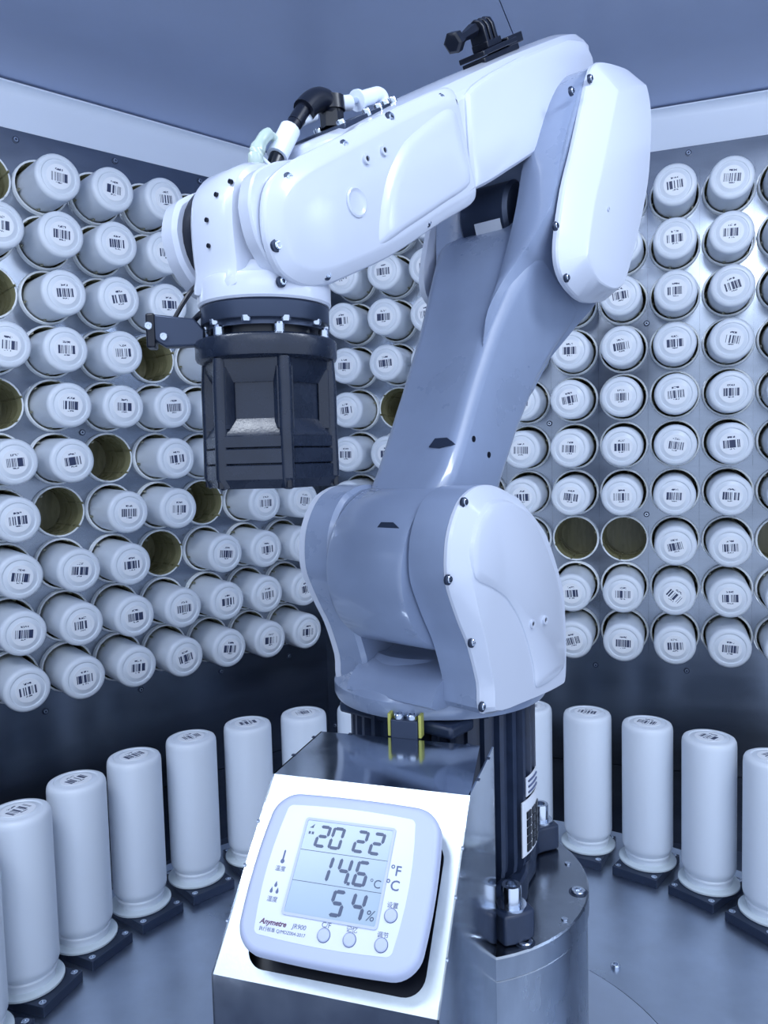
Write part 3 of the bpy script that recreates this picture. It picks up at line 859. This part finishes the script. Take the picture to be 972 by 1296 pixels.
add_loft(bm, [[(x, y, .3085+.588*(y+.04)+h) for x, y in ((-.014, -.158), (.040, -.158), (.036, -.100), (-.014, -.100))] for h in (-.004, .0012)])
rp('mount_plate', bm, M['black_steel'], bevel=.0006)
# pale hose looped beside the black one, with a tie
tb([(-.1860, .2265), (-.1935, .2330), (-.2020, .2260), (-.2085, .2110), (-.2020, .1980), (-.1960, .1820)], [.0028]*6+[.0045]*6+[.0055]*5+[.0048]*4+[.0035]*4+[.0026], 12, 'clear_hose', M['tube'])
tb([(-.008, -.2010, .2230), (.0, -.2050, .2160), (.008, -.1990, .2060), (.008, -.1900, .2060), (.0, -.1860, .2160), (-.006, -.1900, .2240)], .0013, 8, 'cable_tie', M['trim_white'])
tb([(.004, -.1960, .2030), (.006, -.1940, .1930), (.008, -.1900, .1840)], .0022, 8, 'cable_tie', M['tube'])
# -- camera mount on top of the forearm
def fz(y): return .3085+(y+.04)*.588
n_ = Vector((0, -.51, .86)); u_ = Vector((0, .86, .51))
c0 = Vector((.026, .070, fz(.070)))
def q(x, u, h): return c0+Vector((x, 0, 0))+u_*u+n_*h
bm = BM(); add_loft(bm, [[q(-.012, -.041, h), q(.012, -.041, h), q(.012, .030, h), q(-.012, .030, h)] for h in (-.002, .0035)])
CM = rp('camera_mount', bm, M['black_plastic'], bevel=.0008, label='black action camera mount on top of the forearm')
bm = BM(); add_loft(bm, [[q(-.0135, -.042, h), q(.0135, -.042, h), q(.0135, .026, h), q(-.0135, .026, h)] for h in (.0045, .0090)]); rp('slide_clip', bm, M['black_plastic'], parent=CM, bevel=.0008)
bm = BM(); add_loft(bm, [[q(-.0125, .010, h), q(.0125, .010, h), q(.0125, .041, h), q(-.0125, .041, h)] for h in (.0030, .0115)]); rp('latch', bm, M['black_plastic'], parent=CM, bevel=.0008)
bm = BM(); add_loft(bm, [[q(-.0085, -.022, h), q(.0085, -.022, h), q(.0085, .006, h), q(-.0085, .006, h)] for h in (.009, .0150)]); rp('pedestal_block', bm, M['black_plastic'], parent=CM, bevel=.0008)
for u0 in (-.021, -.0125, -.004):
    bm = BM()
    prof_ = [(-.0085, .012), (.0085, .012), (.0080, .027), (.0055, .0325), (0, .0345), (-.0055, .0325), (-.0080, .027)]
    add_loft(bm, [[q(x, u0+du, h) for x, h in prof_] for du in (0, .0052)])
    rp('knuckle', bm, M['black_plastic'], parent=CM, bevel=.0008)
bm = BM()
add_tube(bm, [q(0, .004, .0275), q(0, -.022, .0275), q(0, -.026, .0270), q(0, -.045, .0250), q(0, -.054, .0240), q(0, -.058, .0240), q(0, -.066, .0235), q(0, -.0675, .0235)], [.0040, .0040, .0062, .0040, .0048, .0088, .0092, .0070], 6); rp('thumb_screw', bm, M['black_plastic'], parent=CM)
bm = BM(); add_tube(bm, [q(0, .0015, .0285), q(0, .0075, .0290)], .0044, 6); rp('nut', bm, M['chrome'], parent=CM)

# ------------------------------------------------------------------ sheet-metal instrument box
O = Vector((.0800, .5935)); th = math.atan2(.31, .95)
box = thing('instrument_enclosure', 'folded sheet steel box with slanted front and mirror-bright side', 'enclosure', (O.x, O.y, 0), (0, 0, -th))
# local frame: x = width (0 = mirror side, negative to the left), y = depth (away), z from floor
def bz(z): return z+ZO
TB = .004; TF = -.087; ZT = -.229; BF = -.1815; ZB = -.3195; WL = -.1465; TK = .0012
def bp(name, bm, mat, parent=None, **k): return obj(name, bm, mat, parent or box, **k)
bm = BM(); add_loft(bm, [[(WL, TF, bz(ZT)+h), (0, TF, bz(ZT)+h), (-.011, TB, bz(ZT)+h), (WL, TB, bz(ZT)+h)] for h in (-TK, 0)]); bp('top_panel', bm, M['steel_mirror'], label='dark mirror-polished top sheet')
# slanted panel, rounded opening behind the meter also stands for its shadow
sl = Vector((0, BF-TF, ZB-ZT)); SL = sl.length; sd = sl.normalized(); sn = Vector((0, sd.z, -sd.y)); sn = -sn if sn.z < 0 else sn
def fp(wv, s, h=0):
    p = Vector((wv, TF, bz(ZT)))+sd*s+sn*h
    return p
def rrect(x0, x1, s0, s1, r, n=6):
    out = []
    for cx, cy, a0 in ((x1-r, s1-r, 0), (x0+r, s1-r, PI/2), (x0+r, s0+r, PI), (x1-r, s0+r, 3*PI/2)):
        for k in range(n+1):
            a = a0+PI/2*k/n; out.append((cx+r*math.cos(a), cy+r*math.sin(a)))
    return out
hole = rrect(-.1270, -.0110, .032, .1235, .013, 7)  # right edge reaches out to the border of the meter's shadow
bm = BM()
outer = []
cx_, cs_ = (-.068, .0755)
for (x, s) in hole:
    dx, ds = x-cx_, s-cs_
    f = 1e9
    if dx > 0: f = min(f, (0-cx_)/dx)
    if dx < 0: f = min(f, (WL-cx_)/dx)
    if ds > 0: f = min(f, (SL-cs_)/ds)
    if ds < 0: f = min(f, (0-cs_)/ds)
    outer.append((cx_+dx*f, cs_+ds*f))
corners = [(0, SL), (WL, SL), (WL, 0), (0, 0)]
for cpt in corners:   # snap the nearest outer point to each corner
    i = min(range(len(outer)), key=lambda k: (outer[k][0]-cpt[0])**2+(outer[k][1]-cpt[1])**2); outer[i] = cpt
add_loft(bm, [[fp(x, s, 0) for x, s in outer], [fp(x, s, 0) for x, s in hole], [fp(x, s, -TK) for x, s in hole]], False, False)
bp('slanted_panel', bm, M['steel_brushed'], angle=20, label='bright brushed slanted front sheet')
bm = BM(); add_loft(bm, [[fp(x, s, h) for x, s in rrect(-.129, -.009, .030, .1255, .013)] for h in (-.016, -.012)]); bp('opening_shade', bm, M['black_plastic'])  # black behind the opening, doubles as the meter's shade at right
bm = BM(); add_loft(bm, [[(WL, BF, z) for z in (.0, bz(ZB))]+[(0, BF, z) for z in (bz(ZB), .0)], [(WL, BF+TK, z) for z in (.0, bz(ZB))]+[(0, BF+TK, z) for z in (bz(ZB), .0)]]); bp('front_panel', bm, M['steel_mirror'])
def side(x, name, mat, top=True):
    P = [(BF, 0.0), (BF, bz(ZB)), (TF, bz(ZT)), (TB, bz(ZT)), (TB, bz(-.39)), (-.0010, bz(-.397)), (-.0010, 0.0)]
    bm = BM(); add_loft(bm, [[(x, a, b) for a, b in P], [(x-TK if x >= 0 else x+TK, a, b) for a, b in P]]); bp(name, bm, mat)
side(0, 'side_panel', M['steel_mirror']); side(WL, 'side_panel', M['steel_mirror'])
# tack-weld marks and little screws along the edges
for x, y, z in ((WL-.0003, -.05, ZT), (WL-.0003, -.01, ZT), (.0, -.060, ZT), (.0, -.02, ZT), (-.02, TB, ZT), (-.12, TB, ZT)):
    bm = BM(); add_box(bm, x-.0015, x+.0015, y-.0015, y+.0015, bz(z)-.0004, bz(z)+.0005); bp('weld_mark', bm, M['black_steel'])
for s in (.035, .065, .10):
    for x in (WL, 0):
        p = fp(x, s); bm = BM(); add_lathe(bm, [(.0012, -.0008), (.0012, .0008)], 8, axis='x', o=p); bp('weld_mark', bm, M['chrome'])

# clamp with yellow tape behind the box top
cl = thing('clamp', 'small dark clamp block wrapped with yellow tape behind the box top', 'clamp', (O.x, O.y, 0), (0, 0, -th))
bm = BM(); add_box(bm, -.0850, -.0620, .0045, .0165, bz(-.240), bz(-.2140)); obj('block', bm, M['black_steel'], cl, bevel=.001)
for x0, x1 in ((-.0878, -.0852), (-.0618, -.0592)):
    bm = BM(); add_box(bm, x0, x1, .006, .015, bz(-.229)+.0005, bz(-.2095)); obj('tape', bm, M['yellow'], cl, bevel=.0005)
for xo in (-.079, -.068):
    bm = BM(); add_lathe(bm, [(.0048, bz(-.2152)), (.0048, bz(-.2110)), (.0040, bz(-.2100)), (.0026, bz(-.2100)), (.0024, bz(-.2125))], 14, o=(xo, .0105, 0)); obj('bolt', bm, M['chrome'], cl)

# ------------------------------------------------------------------ the thermo-hygrometer
# frame on the slanted sheet: x = width, y = up the slope, z = out of the sheet
gx, gs = -.0697, .0695
pc = fp(gx, gs, 0)
xa = Vector((1, 0, 0)); ya = -sd; za = sn
Rl = Matrix((xa, ya, za)).transposed()
Rw = Matrix.Rotation(-th, 3, 'Z')
wl_ = Rw @ pc
GT = thing('thermometer', 'pale lilac digital thermo-hygrometer fixed on the slanted steel box', 'thermometer', (O.x+wl_.x, O.y+wl_.y, wl_.z), (Rw @ Rl).to_euler())
HW, HH = .0590, .0500
def gp(name, bm, mat, parent=None, **k): return obj(name, bm, mat, parent or GT, **k)
def bulged(hw, hh, r, b=.0035, n=8):
    """rounded square with slightly bowed sides"""
    P = rrect(-hw, hw, -hh, hh, r, n); out = []
    P2 = []
    for i in range(len(P)):
        a, c = Vector(P[i]), Vector(P[(i+1) % len(P)])
        P2.append(tuple(a))
        if (c-a).length > .01:
            for k in range(1, 6): P2.append(tuple(a.lerp(c, k/6)))
    for x, y in P2:
        kx = b*(1-(y/hh)**2); ky = b*.5*(1-(x/hw)**2)
        out.append((x+(kx if x > 0 else -kx)*abs(x)/hw, y+(ky if y > 0 else -ky)*abs(y)/hh))
    return out
def gl(P, z, s=1.0, dy=0): return [(x*s, y*s+dy, z) for x, y in P]
P0 = bulged(HW-.002, HH-.001, .015)
bm = BM()
add_loft(bm, [gl(P0, .0003, .90), gl(P0, .004, .955), gl(P0, .0105, .985), gl(P0, .0125, .985)])
gp('back_shell', bm, M['lilac'])
bm = BM()
add_loft(bm, [gl(P0, .0128, .985), gl(P0, .0135, 1.0), gl(P0, .0185, 1.0), gl(P0, .0215, .985), gl(P0, .0230, .955), gl(P0, .0232, .93)])
gp('front_shell', bm, M['lilac'], angle=40)
PF = bulged(.0440, .0398, .003, .0035); PF = [(x-.0021, y+.0005) for x, y in PF]
bm = BM(); add_loft(bm, [gl(PF, .0230), gl(PF, .02345)]); gp('faceplate', bm, M['face_print'])
bm = BM()
lx0, lx1, ly0, ly1 = -.0300, .0292, -.0250, .0318
fr = rrect(lx0-.0016, lx1+.0016, ly0-.0016, ly1+.0016, .002, 3); fi = rrect(lx0, lx1, ly0, ly1, .001, 3)
add_loft(bm, [[(x, y, .0234) for x, y in fr], [(x, y, .0243) for x, y in fr], [(x, y, .0243) for x, y in fi], [(x, y, .0238) for x, y in fi]], False, False)
gp('display_frame', bm, M['lilac'])
bm = BM(); add_loft(bm, [[(x, y, z) for x, y in fi] for z in (.0234, .0239)]); LCD = gp('display', bm, M['lcd'])
SKEW = .10
def seg7(bm, ch, x, y, w_, h, t, z=.0239):
    segs = {'0': 'abcdef', '1': 'bc', '2': 'abged', '3': 'abgcd', '4': 'fgbc', '5': 'afgcd', '6': 'afgedc', '7': 'abc', '8': 'abcdefg', '9': 'abcdfg'}[ch]
    g = t*.18
    def poly(pts):
        pts = [(x+px+SKEW*py, y+py) for px, py in pts]
        add_loft(bm, [[(a, b, z) for a, b in pts], [(a, b, z+.00025) for a, b in pts]])
    H = h/2
    def hor(yc): poly([(g+t*.5, yc), (g+t, yc-t/2), (w_-g-t, yc-t/2), (w_-g-t*.5, yc), (w_-g-t, yc+t/2), (g+t, yc+t/2)])
    def ver(xc, ya_, yb_): poly([(xc, ya_+g+.0*t), (xc+t/2, ya_+g+t*.5), (xc+t/2, yb_-g-t*.5), (xc, yb_-g), (xc-t/2, yb_-g-t*.5), (xc-t/2, ya_+g+t*.5)])
    for s in segs:
        if s == 'a': hor(h-t/2)
        if s == 'g': hor(H)
        if s == 'd': hor(t/2)
        if s == 'f': ver(t/2, H, h)
        if s == 'b': ver(w_-t/2, H, h)
        if s == 'e': ver(t/2, 0, H)
        if s == 'c': ver(w_-t/2, 0, H)
bm = BM()
rowh = (ly1-ly0)/3
for ch, x in (('2', -.0222), ('0', -.0124), ('2', .0040), ('2', .0150)): seg7(bm, ch, x, ly1-rowh+.0024, .0086, .0142, .0019)
for ch, x in (('1', -.0157), ('4', -.0030), ('6', .0088)): seg7(bm, ch, x, ly1-2*rowh+.0016, .0088, .0155, .0020)
add_box(bm, .0060, .0078, ly1-2*rowh+.0016, ly1-2*rowh+.0034, .0239, .02415)
for ch, x in (('5', -.0024), ('4', .0108)): seg7(bm, ch, x, ly0+.0016, .0090, .0155, .0021)
for k in (1, 2): add_box(bm, lx0, lx1, ly1-rowh*k-.00015, ly1-rowh*k+.00015, .0239, .0240)
for k in range(2): add_box(bm, -.0275+k*.0022, -.0260+k*.0022, .0230, .0247, .0239, .0240)
add_loft(bm, [[(-.0275, .0270, z), (-.0250, .0270, z), (-.0245, .0298, z), (-.0258, .0284, z)] for z in (.0239, .0240)])
gp('digits', bm, M['lcd_ink'], LCD, angle=20)
def text(body, size, x, y, mat, name, z=.02347, shear=0, parent=None, align='CENTER', bold=0):
    cu = bpy.data.curves.new(name, 'FONT')
    cu.body = body; cu.size = size; cu.align_x = align; cu.align_y = 'CENTER'; cu.extrude = .00006; cu.shear = shear; cu.offset = bold
    cu.resolution_u = 3
    to = bpy.data.objects.new('tmp', cu); COL.objects.link(to)
    dg = bpy.context.evaluated_depsgraph_get()
    me = bpy.data.meshes.new_from_object(to.evaluated_get(dg))
    bpy.data.objects.remove(to); bpy.data.curves.remove(cu)
    me.materials.clear(); me.materials.append(mat)
    o = bpy.data.objects.new(name, me); COL.objects.link(o); o.parent = parent or GT; o.location = (x, y, z+.00008)
    return o
text('°F', .0085, .0352, .0078, M['ink'], 'lettering', bold=.0001)
text('°C', .0085, .0348, -.0008, M['ink'], 'lettering', bold=.0001)
text('°C', .0070, .0240, ly1-2*rowh+.0045, M['lcd_ink'], 'lettering', z=.0239, parent=LCD)
text('%', .0085, .0248, ly0+.0052, M['lcd_ink'], 'lettering', z=.0239, parent=LCD, shear=.1)
text('温度', .0036, -.0402, -.0008, M['ink'], 'lettering')
text('湿度', .0036, -.0400, -.0192, M['ink'], 'lettering')
text('设置', .0036, .0374, -.0118, M['ink'], 'lettering')
text('C/F', .0042, -.0010, -.0284, M['ink'], 'lettering')
text('记忆', .0036, .0154, -.0286, M['ink'], 'lettering')
text('调节', .0036, .0348, -.0286, M['ink'], 'lettering')
text('Anymetre', .0043, -.0352, -.0320, M['maroon'], 'lettering', shear=.25, bold=.00012)
text('JR900', .0038, -.0178, -.0320, M['ink'], 'lettering', shear=.1)
text('执行标准 Q/MDZ004-2017', .0027, -.0280, -.0362, M['ink'], 'lettering')
bm = BM()     # thermometer glyph and drops
def glyph(P, bm): add_loft(bm, [[(x, y, z) for x, y in P] for z in (.02347, .0236)])
bu = [(-.0402+.0014*math.cos(a), .0040+.0014*math.sin(a)) for a in [2*PI*k/14 for k in range(14)]]
glyph([(-.0408, .0048), (-.0408, .0105), (-.0402, .0112), (-.0396, .0105), (-.0396, .0048)], bm); glyph(bu, bm)
for dx, dy in ((-.0402, -.0105), (-.0422, -.0142), (-.0382, -.0142)):
    glyph([(dx, dy+.0024), (dx+.0010, dy), (dx+.0008, dy-.0010), (dx, dy-.0014), (dx-.0008, dy-.0010), (dx-.0010, dy)], bm)
gp('glyph', bm, M['ink'])
for x, y in ((-.0012, -.0340), (.0152, -.0340), (.0349, -.0338), (.0374, -.0174)):
    bm = BM()
    add_lathe(bm, [(.0042, .0230), (.0042, .0236), (.0038, .0236)], 24, o=(x, y, 0), cap0=False, cap1=False, mi=1)
    add_lathe(bm, [(.0038, .0233), (.0038, .0243), (.0032, .0248), (.001, .0249)], 24, o=(x, y, 0))
    gp('button', bm, [M['lilac'], M['ink']])
